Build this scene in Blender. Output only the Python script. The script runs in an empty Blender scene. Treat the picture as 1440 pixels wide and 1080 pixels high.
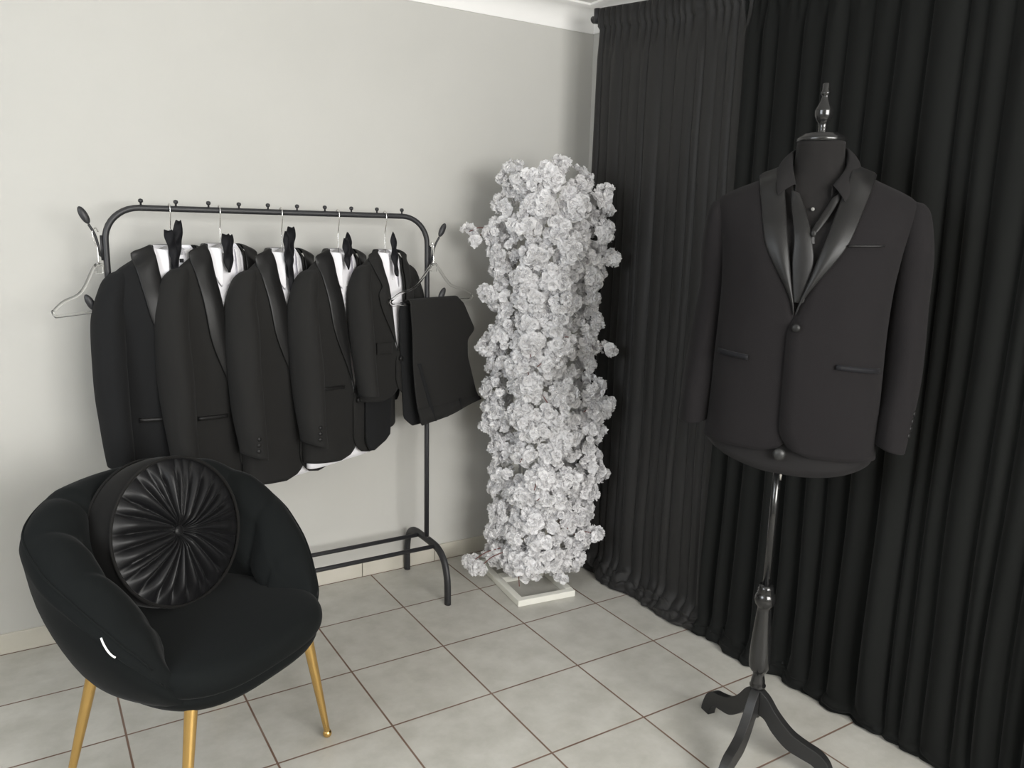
import bpy, math, random
from mathutils import Vector, Matrix, noise
random.seed(7)
S = bpy.context.scene
COL = S.collection
PI = math.pi
def R(d): return math.radians(d)
def lerp(a, b, t): return a + (b - a) * t
def clamp(v, a=0.0, b=1.0): return max(a, min(b, v))
def sm(t):
    t = clamp(t); return t * t * (3 - 2 * t)

# ------------------------------------------------------------------ materials
def mat(name, col, rough=.8, metal=0, sheen=0, spec=.5, noise_amt=0, noise_scale=20, col2=None, bump=0, bump_scale=200, coat=0, trans=0, ior=1.45, sub=0, sheen_rough=.5, stretch=None):
    m = bpy.data.materials.new(name); m.use_nodes = True
    nt = m.node_tree; b = nt.nodes['Principled BSDF']
    b.inputs['Base Color'].default_value = (*col, 1)
    b.inputs['Roughness'].default_value = rough
    b.inputs['Metallic'].default_value = metal
    b.inputs['Specular IOR Level'].default_value = spec
    b.inputs['Sheen Weight'].default_value = sheen
    b.inputs['Sheen Roughness'].default_value = sheen_rough
    b.inputs['Coat Weight'].default_value = coat
    b.inputs['Transmission Weight'].default_value = trans
    b.inputs['IOR'].default_value = ior
    if sub:
        b.inputs['Subsurface Weight'].default_value = sub
        b.inputs['Subsurface Radius'].default_value = (.01, .01, .01)
    tc = nt.nodes.new('ShaderNodeTexCoord')
    src = tc.outputs['Object']
    if stretch:
        mp = nt.nodes.new('ShaderNodeMapping'); mp.inputs['Scale'].default_value = stretch
        nt.links.new(src, mp.inputs['Vector']); src = mp.outputs['Vector']
    if col2 is not None:
        n = nt.nodes.new('ShaderNodeTexNoise'); n.inputs['Scale'].default_value = noise_scale
        n.inputs['Detail'].default_value = 6
        r = nt.nodes.new('ShaderNodeValToRGB')
        r.color_ramp.elements[0].position = .35; r.color_ramp.elements[1].position = .68
        r.color_ramp.elements[0].color = (*col, 1); r.color_ramp.elements[1].color = (*col2, 1)
        nt.links.new(src, n.inputs['Vector']); nt.links.new(n.outputs['Fac'], r.inputs['Fac'])
        nt.links.new(r.outputs['Color'], b.inputs['Base Color'])
    if bump:
        n2 = nt.nodes.new('ShaderNodeTexNoise'); n2.inputs['Scale'].default_value = bump_scale
        n2.inputs['Detail'].default_value = 3
        bp = nt.nodes.new('ShaderNodeBump'); bp.inputs['Strength'].default_value = bump
        bp.inputs['Distance'].default_value = .004
        nt.links.new(src, n2.inputs['Vector']); nt.links.new(n2.outputs['Fac'], bp.inputs['Height'])
        nt.links.new(bp.outputs['Normal'], b.inputs['Normal'])
    return m

M = {}
M['wall'] = mat('wall_paint', (.480, .473, .446), .75, col2=(.495, .487, .460), noise_scale=3, bump=.03, bump_scale=60, spec=.3)
M['ceil'] = mat('ceiling_paint', (.80, .79, .77), .8, spec=.3)
M['cornice'] = mat('cornice_plaster', (.82, .81, .79), .7, spec=.3)
M['skirt'] = mat('skirting_tile', (.50, .475, .41), .45, col2=(.54, .51, .45), noise_scale=8)
M['wool'] = mat('black_suiting_wool', (.0128, .0131, .0136), .9, sheen=.03, spec=.10, bump=.25, bump_scale=900)
M['wool2'] = mat('charcoal_black_suiting', (.0182, .0178, .0171), .9, sheen=.03, spec=.10, bump=.25, bump_scale=900)
M['wool3'] = mat('mannequin_jacket_wool', (.0112, .0102, .0107), .9, sheen=.03, spec=.10, bump=.25, bump_scale=900)
M['satin'] = mat('black_satin', (.0085, .0083, .0082), .42, sheen=.02, spec=.30, bump=.06, bump_scale=25)
M['blackshirt'] = mat('black_shirting', (.0125, .0118, .0120), .75, sheen=.03, spec=.12)
M['white'] = mat('white_shirting', (.80, .79, .82), .75, spec=.3, bump=.1, bump_scale=30)
M['tie'] = mat('black_bow_tie_cloth', (.0075, .0075, .0090), .6, spec=.15, sheen=.03)
M['rack'] = mat('black_powder_coat', (.022, .022, .024), .45, spec=.5)
M['steel'] = mat('polished_steel', (.75, .74, .72), .22, metal=1)
M['gunmetal'] = mat('smoked_button', (.16, .16, .15), .35)
M['clear'] = mat('clear_plastic', (.95, .95, .94), .08, trans=1, ior=1.28)
M['velvet'] = mat('black_chair_velvet', (.0088, .0099, .0100), .95, sheen=.05, sheen_rough=.35, spec=.06, bump=.15, bump_scale=500)
M['cushion'] = mat('black_cushion_velvet', (.0085, .0085, .0092), .42, sheen=.06, sheen_rough=.3, spec=.28, bump=.05, bump_scale=60)
M['cushband'] = mat('black_cushion_band_velvet', (.0120, .0116, .0112), .85, sheen=.06, sheen_rough=.3, spec=.1)
M['gold'] = mat('brushed_gold', (.72, .47, .17), .27, metal=1, bump=.03, bump_scale=80, stretch=(1, 1, .1))
M['drapeA'] = mat('charcoal_satin_drape', (.0172, .0167, .0163), .55, sheen=.05, spec=.25, bump=.1, bump_scale=40, stretch=(1, 1, .05))
M['drapeB'] = mat('black_velvet_drape', (.0102, .0107, .0102), .95, sheen=.05, sheen_rough=.4, spec=.06, bump=.08, bump_scale=60, stretch=(1, 1, .3))
M['wood'] = mat('black_lacquered_wood', (.010, .010, .010), .2, spec=.55, coat=.3)
M['woodm'] = mat('black_painted_wood', (.016, .016, .016), .42, spec=.5)
M['form'] = mat('black_jersey', (.0130, .0122, .0120), .9, sheen=.05, spec=.1, bump=.15, bump_scale=900)
M['petal'] = mat('white_silk_petal', (.97, .965, .97), .7, spec=.2)
_nt = M['petal'].node_tree; _t = _nt.nodes.new('ShaderNodeBsdfTranslucent'); _t.inputs[0].default_value = (.975, .97, .975, 1)
_m = _nt.nodes.new('ShaderNodeMixShader'); _m.inputs[0].default_value = .5
_nt.links.new(_nt.nodes['Principled BSDF'].outputs[0], _m.inputs[1]); _nt.links.new(_t.outputs[0], _m.inputs[2]); _nt.links.new(_m.outputs[0], _nt.nodes['Material Output'].inputs[0])
M['stem'] = mat('brown_wire_stem', (.14, .05, .04), .6)
M['whitemetal'] = mat('white_painted_metal', (.74, .73, .67), .45, spec=.4)
M['label'] = mat('white_label', (.85, .85, .84), .7)
M['lining'] = mat('grey_stripe_lining', (.5, .5, .52), .7)
M['frame'] = mat('window_frame_white', (.8, .8, .8), .4)

def floor_mat():
    m = bpy.data.materials.new('ceramic_floor_tile'); m.use_nodes = True
    nt = m.node_tree; N = nt.nodes; Lk = nt.links; b = N['Principled BSDF']
    tc = N.new('ShaderNodeTexCoord'); sx = N.new('ShaderNodeSeparateXYZ')
    Lk.new(tc.outputs['Object'], sx.inputs[0])
    def mth(op, *a):
        n = N.new('ShaderNodeMath'); n.operation = op
        for i, v in enumerate(a):
            if isinstance(v, (int, float)): n.inputs[i].default_value = v
            else: Lk.new(v, n.inputs[i])
        return n.outputs[0]
    def line(o):
        f = mth('FRACT', mth('ADD', mth('MULTIPLY', o, 3.0), 100.0))
        return mth('ABSOLUTE', mth('SUBTRACT', mth('FRACT', mth('ADD', f, .5)), .5))
    d = mth('MINIMUM', line(sx.outputs[0]), line(sx.outputs[1]))
    g = N.new('ShaderNodeMapRange'); g.inputs[1].default_value = .0065; g.inputs[2].default_value = .0105
    Lk.new(d, g.inputs[0])
    n = N.new('ShaderNodeTexNoise'); n.inputs['Scale'].default_value = 9; n.inputs['Detail'].default_value = 8; n.inputs['Roughness'].default_value = .62
    Lk.new(tc.outputs['Object'], n.inputs['Vector'])
    r = N.new('ShaderNodeValToRGB')
    r.color_ramp.elements[0].position = .36; r.color_ramp.elements[0].color = (.40, .388, .35, 1)
    r.color_ramp.elements[1].position = .66; r.color_ramp.elements[1].color = (.49, .478, .44, 1)
    Lk.new(n.outputs['Fac'], r.inputs['Fac'])
    n3 = N.new('ShaderNodeTexNoise'); n3.inputs['Scale'].default_value = 5
    Lk.new(tc.outputs['Object'], n3.inputs['Vector'])
    gr = N.new('ShaderNodeValToRGB')
    gr.color_ramp.elements[0].color = (.13, .075, .05, 1); gr.color_ramp.elements[1].color = (.19, .13, .10, 1)
    gr.color_ramp.elements[0].position = .35; gr.color_ramp.elements[1].position = .65
    Lk.new(n3.outputs['Fac'], gr.inputs['Fac'])
    mx = N.new('ShaderNodeMix'); mx.data_type = 'RGBA'
    Lk.new(g.outputs[0], mx.inputs[0]); Lk.new(gr.outputs['Color'], mx.inputs[6]); Lk.new(r.outputs['Color'], mx.inputs[7])
    Lk.new(mx.outputs[2], b.inputs['Base Color'])
    rr = N.new('ShaderNodeMapRange'); rr.inputs[3].default_value = .8; rr.inputs[4].default_value = .42
    Lk.new(g.outputs[0], rr.inputs[0]); Lk.new(rr.outputs[0], b.inputs['Roughness'])
    b.inputs['Specular IOR Level'].default_value = .4
    bp = N.new('ShaderNodeBump'); bp.inputs['Strength'].default_value = .4; bp.inputs['Distance'].default_value = .002
    Lk.new(g.outputs[0], bp.inputs['Height']); Lk.new(bp.outputs['Normal'], b.inputs['Normal'])
    return m
M['floor'] = floor_mat()

# ------------------------------------------------------------------ object helpers
def empty(name, loc=(0, 0, 0), rz=0.0):
    o = bpy.data.objects.new(name, None); COL.objects.link(o)
    o.location = loc; o.rotation_euler = (0, 0, rz); o.empty_display_size = .1
    return o
def tag(o, label=None, cat=None, group=None, kind=None):
    if label: o['label'] = label
    if cat: o['category'] = cat
    if group: o['group'] = group
    if kind: o['kind'] = kind
    return o

class MB:
    def __init__(s): s.v = []; s.f = []
    def grid(s, rows, cu=False, cv=False):
        """rows: list of equal-length point lists. cu closes along a row, cv closes over rows."""
        o = len(s.v); n = len(rows[0]); m = len(rows)
        for r in rows: s.v += [tuple(p) for p in r]
        for i in range(m if cv else m - 1):
            for j in range(n if cu else n - 1):
                a = o + i * n + j; b = o + i * n + (j + 1) % n
                c = o + ((i + 1) % m) * n + (j + 1) % n; d = o + ((i + 1) % m) * n + j
                s.f.append((a, b, c, d))
        return s
    def cap(s, pts):
        o = len(s.v); s.v += [tuple(p) for p in pts]; s.f.append(tuple(range(o, o + len(pts)))); return s
    def box(s, c, d, rz=0, mx=None):
        c = Vector(c); h = Vector(d) / 2; ro = mx or Matrix.Rotation(rz, 3, 'Z'); o = len(s.v)
        for x in (-1, 1):
            for y in (-1, 1):
                for z in (-1, 1):
                    s.v.append(tuple(c + ro @ Vector((x * h.x, y * h.y, z * h.z))))
        for q in ((0, 1, 3, 2), (4, 6, 7, 5), (0, 4, 5, 1), (2, 3, 7, 6), (0, 2, 6, 4), (1, 5, 7, 3)):
            s.f.append(tuple(o + i for i in q))
        return s
    def tube(s, path, rad, seg=12, caps=True, closed=False, flat=None, up=None):
        P = [Vector(p) for p in path]; n = len(P); rows = []
        ref = Vector(up) if up else None
        prev = None
        for i, p in enumerate(P):
            if closed: t = P[(i + 1) % n] - P[i - 1]
            else: t = P[min(i + 1, n - 1)] - P[max(i - 1, 0)]
            t.normalize()
            if prev is None:
                a = ref or (Vector((0, 0, 1)) if abs(t.z) < .9 else Vector((1, 0, 0)))
            else: a = ref or prev
            u = (a - t * a.dot(t)).normalized(); prev = u
            w = t.cross(u)
            r = rad[i] if isinstance(rad, (list, tuple)) else rad
            r2 = r * (flat if flat else 1)
            rows.append([p + u * r * math.cos(2 * PI * k / seg) + w * r2 * math.sin(2 * PI * k / seg) for k in range(seg)])
        s.grid(rows, cu=True, cv=closed)
        if caps and not closed:
            s.cap(rows[0][::-1]); s.cap(rows[-1])
        return s
    def lathe(s, prof, seg=32, c=(0, 0, 0)):
        rows = [[(c[0] + r * math.cos(2 * PI * k / seg), c[1] + r * math.sin(2 * PI * k / seg), c[2] + z) for k in range(seg)] for r, z in prof]
        s.grid(rows, cu=True)
        if prof[0][0] > 1e-5: s.cap(rows[0][::-1])
        if prof[-1][0] > 1e-5: s.cap(rows[-1])
        return s
    def ball(s, c, r, seg=16, rings=10, sc=(1, 1, 1), mx=None):
        rows = []
        for i in range(rings + 1):
            ph = PI * i / rings - PI / 2
            row = []
            for k in range(seg):
                v = Vector((r * sc[0] * math.cos(ph) * math.cos(2 * PI * k / seg), r * sc[1] * math.cos(ph) * math.sin(2 * PI * k / seg), r * sc[2] * math.sin(ph)))
                if mx: v = mx @ v
                row.append(v + Vector(c))
            rows.append(row)
        s.grid(rows, cu=True); return s
    def prism(s, poly, d):
        """poly: list of 3D points; extruded by vector d"""
        o = len(s.v); n = len(poly); d = Vector(d)
        s.v += [tuple(p) for p in poly] + [tuple(Vector(p) + d) for p in poly]
        s.f.append(tuple(range(o, o + n))[::-1]); s.f.append(tuple(range(o + n, o + 2 * n)))
        for i in range(n):
            j = (i + 1) % n; s.f.append((o + i, o + j, o + n + j, o + n + i))
        return s
    def build(s, name, m, parent=None, smooth=True, solid=0, sub=0, bevel=0, offset=0, angle=None, weld=True):
        me = bpy.data.meshes.new(name); me.from_pydata(s.v, [], s.f)
        me.materials.append(m)
        import bmesh
        bm = bmesh.new(); bm.from_mesh(me)
        if weld: bmesh.ops.remove_doubles(bm, verts=bm.verts, dist=1e-5)
        bmesh.ops.recalc_face_normals(bm, faces=bm.faces)
        bm.to_mesh(me); bm.free()
        if smooth:
            for p in me.polygons: p.use_smooth = True
            if angle:
                me.set_sharp_from_angle(angle=R(angle))
        o = bpy.data.objects.new(name, me); COL.objects.link(o)
        if parent: o.parent = parent
        if solid:
            q = o.modifiers.new('thickness', 'SOLIDIFY'); q.thickness = solid; q.offset = offset
        if bevel:
            q = o.modifiers.new('bevel', 'BEVEL'); q.width = bevel; q.segments = 2; q.limit_method = 'ANGLE'
        if sub:
            q = o.modifiers.new('subdivision', 'SUBSURF'); q.levels = sub; q.render_levels = sub
        return o

def cr(pts, n):
    """Catmull-Rom through pts (tuples), n samples per span"""
    P = [tuple(p) for p in pts]; out = []
    for i in range(len(P) - 1):
        p0 = P[max(i - 1, 0)]; p1 = P[i]; p2 = P[i + 1]; p3 = P[min(i + 2, len(P) - 1)]
        for k in range(n):
            t = k / n
            out.append(tuple(.5 * ((2 * b) + (-a + c) * t + (2 * a - 5 * b + 4 * c - d) * t * t + (-a + 3 * b - 3 * c + d) * t ** 3) for a, b, c, d in zip(p0, p1, p2, p3)))
    out.append(P[-1]); return out
def interp(tab, x):
    """piecewise-linear table [(x, y...)] sorted by x"""
    if x <= tab[0][0]: return tab[0][1]
    for a, b in zip(tab, tab[1:]):
        if x <= b[0]: return lerp(a[1], b[1], (x - a[0]) / (b[0] - a[0]))
    return tab[-1][1]

# ------------------------------------------------------------------ the room
YW = .345; XR = 1.06; XL = -2.7; YR = -4.3; ZC = 2.365
def slab(name, lo, hi, m):
    c = [(a + b) / 2 for a, b in zip(lo, hi)]; d = [b - a for a, b in zip(lo, hi)]
    o = MB().box(c, d).build(name, m, smooth=False)
    return tag(o, kind='structure')
slab('floor', (XL - .1, YR - .1, -.1), (XR + .1, YW + .1, 0), M['floor'])
slab('ceiling', (XL - .1, YR - .1, ZC), (XR + .1, YW + .1, ZC + .1), M['ceil'])
slab('wall_back', (XL - .1, YW, 0), (XR + .1, YW + .1, ZC), M['wall'])
slab('wall_right', (XR, YR, 0), (XR + .1, YW, ZC), M['wall'])
def wall_with_hole(name, axis, pos0, pos1, a0, a1, h0, h1, z0, z1, m):
    b = MB()
    def add(u0, u1, w0, w1):
        if axis == 'y': b.box(((u0 + u1) / 2, (pos0 + pos1) / 2, (w0 + w1) / 2), (u1 - u0, pos1 - pos0, w1 - w0))
        else: b.box(((pos0 + pos1) / 2, (u0 + u1) / 2, (w0 + w1) / 2), (pos1 - pos0, u1 - u0, w1 - w0))
    add(a0, h0, 0, ZC); add(h1, a1, 0, ZC); add(h0, h1, 0, z0); add(h0, h1, z1, ZC)
    return tag(b.build(name, m, smooth=False), kind='structure')
WIN1 = (-1.1, .98, 1.0, 2.15)     # rear wall: x0 x1 z0 z1
WIN2 = (-2.3, -.8, 1.25, 2.25)   # left wall: y0 y1 z0 z1
wall_with_hole('wall_rear', 'y', YR - .1, YR, XL - .1, XR + .1, WIN1[0], WIN1[1], WIN1[2], WIN1[3], M['wall'])
wall_with_hole('wall_left', 'x', XL - .1, XL, YR, YW, WIN2[0], WIN2[1], WIN2[2], WIN2[3], M['wall'])
def window(n, axis, pos, u0, u1, z0, z1):
    b = MB(); t = .05
    for (c0, c1, w0, w1) in ((u0, u0 + t, z0, z1), (u1 - t, u1, z0, z1), (u0, u1, z0, z0 + t), (u0, u1, z1 - t, z1), ((u0 + u1) / 2 - t / 2, (u0 + u1) / 2 + t / 2, z0, z1)):
        if axis == 'y': b.box(((c0 + c1) / 2, pos, (w0 + w1) / 2), (c1 - c0, .06, w1 - w0))
        else: b.box((pos, (c0 + c1) / 2, (w0 + w1) / 2), (.06, c1 - c0, w1 - w0))
    tag(b.build('window_%d' % n, M['frame'], smooth=False), kind='structure')
window(1, 'y', YR - .06, *WIN1); window(2, 'x', XL - .06, *WIN2)

# skirting: strips of floor tile stood on edge along the back wall and the right wall
b = MB(); x = XL
while x < XR - .02:
    x1 = min(x + .333, XR); b.box(((x + x1) / 2 , YW - .005, .035), (x1 - x - .003, .010, .07)); x = x1
tag(b.build('baseboard_back', M['skirt'], smooth=False, bevel=.0015), kind='structure')
b = MB(); b.box((XR - .005, (YR + YW) / 2, .035), (.010, YW - YR - .02, .07))
tag(b.build('baseboard_right', M['skirt'], smooth=False), kind='structure')
# cove cornice
def cove(name, p0, p1, inward):
    d = Vector(inward); rows = []
    prof = [(0, -.095), (.004, -.095), (.006, -.088)] + [(.006 + .075 * (1 - math.cos(t)), -.088 + .076 * math.sin(t)) for t in [i * PI / 16 for i in range(1, 9)]] + [(.084, -.010), (.09, -.008), (.09, 0), (0, 0)]
    for p in (p0, p1): rows.append([Vector(p) + d * a + Vector((0, 0, ZC + z)) for a, z in prof])
    o = MB().grid(rows, cu=True).build(name, M['cornice'], angle=35); tag(o, kind='structure')
cove('trim_1', (XL, YW, 0), (XR, YW, 0), (0, -1, 0))
cove('trim_2', (XR, YR, 0), (XR, YW, 0), (-1, 0, 0))

# ------------------------------------------------------------------ garments
class Cut:
    """A garment body given by level rows (z, x_left, x_right, depth_front, depth_back)."""
    def __init__(s, rows, ex=2.5, cy=0.0):
        rows = sorted(rows); s.ex = ex; s.cy = cy
        s.R = sorted(cr(rows, 6)); s.z0 = s.R[0][0]; s.z1 = s.R[-1][0]
    def at(s, z):
        T = s.R
        if z <= T[0][0]: return T[0]
        for a, b in zip(T, T[1:]):
            if z <= b[0]:
                t = (z - a[0]) / max(b[0] - a[0], 1e-9); return tuple(lerp(p, q, t) for p, q in zip(a, b))
        return T[-1]
    def ring(s, z, t, k=1.0):
        _, xl, xr, bf, bb = s.at(z); c = (xl + xr) / 2; a = (xr - xl) / 2 * k
        si, co = math.sin(t), math.cos(t); e = 2 / s.ex
        x = c - a * math.copysign(abs(si) ** e, si)
        y = s.cy - (bf if co > 0 else bb) * k * math.copysign(abs(co) ** e, co)
        return x, y
    def ang(s, z, x):
        _, xl, xr, bf, bb = s.at(z); c = (xl + xr) / 2; a = (xr - xl) / 2
        u = clamp((c - x) / a, -.97, .97)
        return math.asin(math.copysign(abs(u) ** (s.ex / 2), u))
    def fy(s, z, x, k=1.0):
        _, xl, xr, bf, bb = s.at(z); c = (xl + xr) / 2; a = (xr - xl) / 2 * k
        u = min(abs((x - c) / a), .985)
        return s.cy - bf * k * (1 - u ** s.ex) ** (1 / s.ex)

def jacket(root, cut, prm, wool, lapelmat):
    """body, lapel, two sleeves, button, pockets; root-local coordinates, front = -y."""
    zb = prm['vbot']; zt = cut.z1; c0 = prm['c0']; gn = prm['gneck']; z0 = cut.z0; rnd = prm.get('round', .06)
    ctop = prm.get('ctop', c0)
    seed = prm.get('seed', 0)
    def edges(z):
        if z >= zb:
            s_ = (z - zb) / (zt - zb); g = gn * s_ ** prm.get('vpow', .85); c = lerp(c0, ctop, s_)
            return c - g - .0005, c + g + .0005
        s_ = sm((zb - z) / .05); h = z - z0
        cutr = rnd - math.sqrt(max(rnd ** 2 - (rnd - min(h, rnd)) ** 2, 0))
        return c0 + .02 * s_ - cutr, c0 - .014 * s_ + cutr
    n = 76; m = 58; rows = []
    for i in range(m + 1):
        z = lerp(z0, zt, i / m)
        el, er = edges(z); t0 = cut.ang(z, el); t1 = 2 * PI + cut.ang(z, er)
        row = []
        for j in range(n + 1):
            t = lerp(t0, t1, j / n); x, y = cut.ring(z, t)
            low = clamp((zb - z) / .06)
            if t > 1.5 * PI: y -= .007 * low * sm((t - 1.6 * PI) / (.25 * PI))
            # soft wrinkles
            w = noise.noise(Vector((x * 9 + seed, y * 5, z * 3.2))) * prm.get('wr', .006)
            w += noise.noise(Vector((x * 22 + seed, y * 8, z * 5))) * prm.get('wr', .006) * .4
            y += w * (1 if math.cos(t) > 0 else -1)
            hz = z + prm.get('hemtilt', 0) * (x - c0) * clamp(1 - (z - z0) / .3) + prm.get('hemarc', 0) * ((x - c0) / .2) ** 2 * clamp(1 - (z - z0) / .25)
            row.append((x, y, hz))
        rows.append(row)
    body = MB().grid(rows).build('jacket_body', wool, root, solid=.004, offset=-1)
    # lapels + collar, one folded strip round the neck
    K = 26; strip = []
    wmax = prm.get('lapw', .055); nz = prm.get('notch')
    def lw(s_):
        w = wmax * (sm(s_ / .55) * .9 + .1 * s_)
        if nz and s_ > nz: w *= .55 + .3 * sm((s_ - nz) / .25)
        return max(w, .003)
    def lap(side):
        out = []
        for i in range(K + 1):
            s_ = i / K; z = lerp(zb - .004, zt, s_); el, er = edges(max(z, zb)); xi = el if side < 0 else er
            w = lw(s_); row = []
            for k in range(6):
                f = k / 5; x = xi + side * w * f
                zz = z - (w * f * .25 * s_ if True else 0)
                y = cut.fy(max(zz, z0), x) - .004 - .006 * math.sin(PI * min(f * 1.1, 1)) * sm(s_ * 3) - (.004 if side > 0 else 0)
                row.append((x, y, zz))
            out.append(row)
        return out
    strip += lap(-1)
    el, er = edges(zt); ta = cut.ang(zt, el); tb = 2 * PI + cut.ang(zt, er); CK = 22; ch = prm.get('collar', .03)
    for i in range(1, CK):
        f = i / CK; t = lerp(ta, tb, f); e = sm(min(f, 1 - f) / .28)
        row = []
        for k in range(6):
            q = k / 5; kk = lerp(1.0, 1.06 + .16 * q, q); x, y = cut.ring(zt, t, kk)
            zc_ = lerp(0, ch, e) + prm.get('ctilt', .25) * (y - cut.cy) * e
            bulge = .008 * math.sin(PI * q)
            row.append((x, y - .004 * (1 - e), zt + lerp(zc_, -lw(1) * .25 - .01 * e, q) + bulge))
        strip.append(row)
    strip += lap(1)[::-1]
    lapo = MB().grid(strip).build('lapel', lapelmat, root, solid=.003, offset=0, sub=1)
    if lapelmat is not wool: lapo['label'] = 'satin lapel'
    # sleeves
    for sl in prm['sleeves']:
        P = cr(sl['path'], 7); rows = []; sg = 22
        zc = P[-1][2]
        for (cx, cy, z, rx, ry) in P:
            row = []
            for k in range(sg):
                a = 2 * PI * k / sg
                ww = 1 + .10 * noise.noise(Vector((math.cos(a) * 1.2 + seed * 3, math.sin(a) * 1.2, z * 6)))
                dx = rx * math.cos(a) * ww; dy = ry * math.sin(a) * ww
                low = clamp(1 - (z - zc) / .15)
                row.append((cx + dx, cy + dy, z + sl.get('slant', 0) * dx * low + sl.get('slanty', 0) * dy * low))
            rows.append(row)
        last = rows[-1]; ccx, ccy = P[-1][0], P[-1][1]
        rows.append([(lerp(x, ccx, .07), lerp(y, ccy, .07), z + .001) for x, y, z in last])
        rows.append([(lerp(x, ccx, .10), lerp(y, ccy, .10), z + .05) for x, y, z in last])
        mbs = MB().grid(rows, cu=True); mbs.cap(rows[0][::-1])
        so = mbs.build('sleeve', wool, root)
        for (ang, dz) in sl.get('buttons', []):
            cx, cy, z, rx, ry = interp5(P, zc + dz)
            bx = cx + rx * 1.04 * math.cos(ang); by = cy + ry * 1.04 * math.sin(ang)
            mx = Matrix.Rotation(ang, 3, 'Z') @ Matrix.Rotation(PI / 2, 3, 'Y')
            bo = MB().ball((bx, by, z), .0075, 12, 8, (1, 1, .45), mx).build('cuff_button', M['satin'], so)
    # front button
    if prm.get('button'):
        x, z = prm['button']; y = cut.fy(z, x) - .016
        MB().ball((x, y, z), .0105, 18, 10, (1, .5, 1)).build('front_button', M['satin'], root)
    for nm, (xa, za), (xb, zb2), hgt, mm in prm.get('pockets', []):
        rows = []
        for k in range(9):
            f = k / 8; x = lerp(xa, xb, f); z = lerp(za, zb2, f); y = cut.fy(z, x)
            y += noise.noise(Vector((x * 9 + seed, y * 5, z * 3.2))) * prm.get('wr', .006)
            y -= .0075 + (.006 if x > c0 + .02 else 0)
            rows.append([(x, y + .004, z + hgt / 2), (x, y, z + hgt / 2 - .001), (x, y, z - hgt / 2 + .001), (x, y + .004, z - hgt / 2)])
        MB().grid(rows).build(nm, mm, root, solid=.002)
    return body

def interp5(P, z):
    for a, b in zip(P, P[1:]):
        if (a[2] - z) * (b[2] - z) <= 0:
            t = (z - a[2]) / ((b[2] - a[2]) or 1); return tuple(lerp(p, q, t) for p, q in zip(a, b))
    return P[-1]

def shirt(root, cut, prm, cloth):
    """tucked-in shirt: closed body, stand-and-fall collar, placket, buttons"""
    k = prm.get('k', .94); z0 = prm['z0']; zt = cut.z1; n = 56; m = 36; rows = []; sd = prm.get('seed', 0)
    for i in range(m + 1):
        z = lerp(z0, zt, i / m); row = []
        for j in range(n):
            t = 2 * PI * j / n; x, y = cut.ring(max(z, cut.z0), t, k)
            y += .004 * noise.noise(Vector((x * 16 + sd, y * 9, z * 6)))
            dz = -prm.get('dip', 0) * max(math.cos(t), 0) * clamp((z - (zt - .12)) / .12)
            hz = prm.get('hemarc', 0) * abs(math.sin(t)) ** 2 * clamp(1 - (z - z0) / .12) + prm.get('hemtilt', 0) * x * clamp(1 - (z - z0) / .12)
            row.append((x, y, z + dz + hz))
        rows.append(row)
    MB().grid(rows, cu=True).build('shirt_body', cloth, root, solid=.002)
    # collar
    ga = prm.get('gap', .35); CK = 44; strip = []; h = prm.get('stand', .036); tip = prm.get('tip', .05)
    cx, cy, rx, ry, zb = prm['neck']; tl = prm.get('tilt', .35)
    for i in range(CK + 1):
        t = lerp(ga, 2 * PI - ga, i / CK); fr = min(i, CK - i) / CK      # 0 at the fronts
        def pt(kk, z):
            x = cx - rx * kk * math.sin(t); y = cy - ry * kk * math.cos(t)
            return (x, y, zb + z + (tl if y < cy else prm.get('tiltb', tl)) * (y - cy))
        drop = tip * math.exp(-(fr / .10) ** 2)
        spread = 1 + prm.get('spread', .1) * math.exp(-(fr / .12) ** 2)
        strip.append([pt(1, -.012), pt(1, 0), pt(1.02, h * .6), pt(1.05, h * .97), pt(1.10, h), pt(1.18 * spread, h * .75), pt(1.26 * spread, h * .3 - drop * .45), pt(1.32 * spread, h * -.1 - drop)])
    if prm.get('fold'):
        F_ = cr(prm['fold'], 6); O_ = cr(prm['leaf'], 6); strip = []
        for p, q in zip(F_, O_):
            p, q = Vector(p), Vector(q); inn = Vector((lerp(p.x, cx, .05), lerp(p.y, 0, .05), p.z))
            out_ = Vector((q.x - cx, q.y, 0)).normalized() * .006
            strip.append([inn + Vector((0, 0, -.030)), inn + Vector((0, 0, -.012)), inn + Vector((0, 0, -.002)), p + Vector((0, 0, .001)), p.lerp(q, .12) + out_ * .6, p.lerp(q, .5) + out_, p.lerp(q, .85) + out_ * .5, q])
    MB().grid(strip).build('shirt_collar', cloth, root, solid=.0018, sub=1)
    bt = prm.get('buttons')
    if bt:
        for z in bt:
            x = prm.get('bx', cx); y = cut.fy(z, x, k) - .004
            MB().ball((x, y, z), .0045, 12, 8, (1, .5, 1)).build('shirt_button', M['gunmetal'] if prm.get('shiny') else M['label'], root)

HW = [(-.765, .205, .066), (-.60, .200, .070), (-.42, .196, .074), (-.28, .197, .076), (-.20, .200, .072), (-.150, .202, .064), (-.115, .197, .054), (-.088, .182, .047), (-.064, .156, .043), (-.044, .126, .042), (-.027, .098, .042), (-.010, .078, .044), (.006, .064, .044)]
def hung_cut(sx, sz, depth=1.0):
    return Cut([(z * sz, -w * sx, w * sx, d * depth, d * depth * .9) for z, w, d in HW], 2.4)

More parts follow.
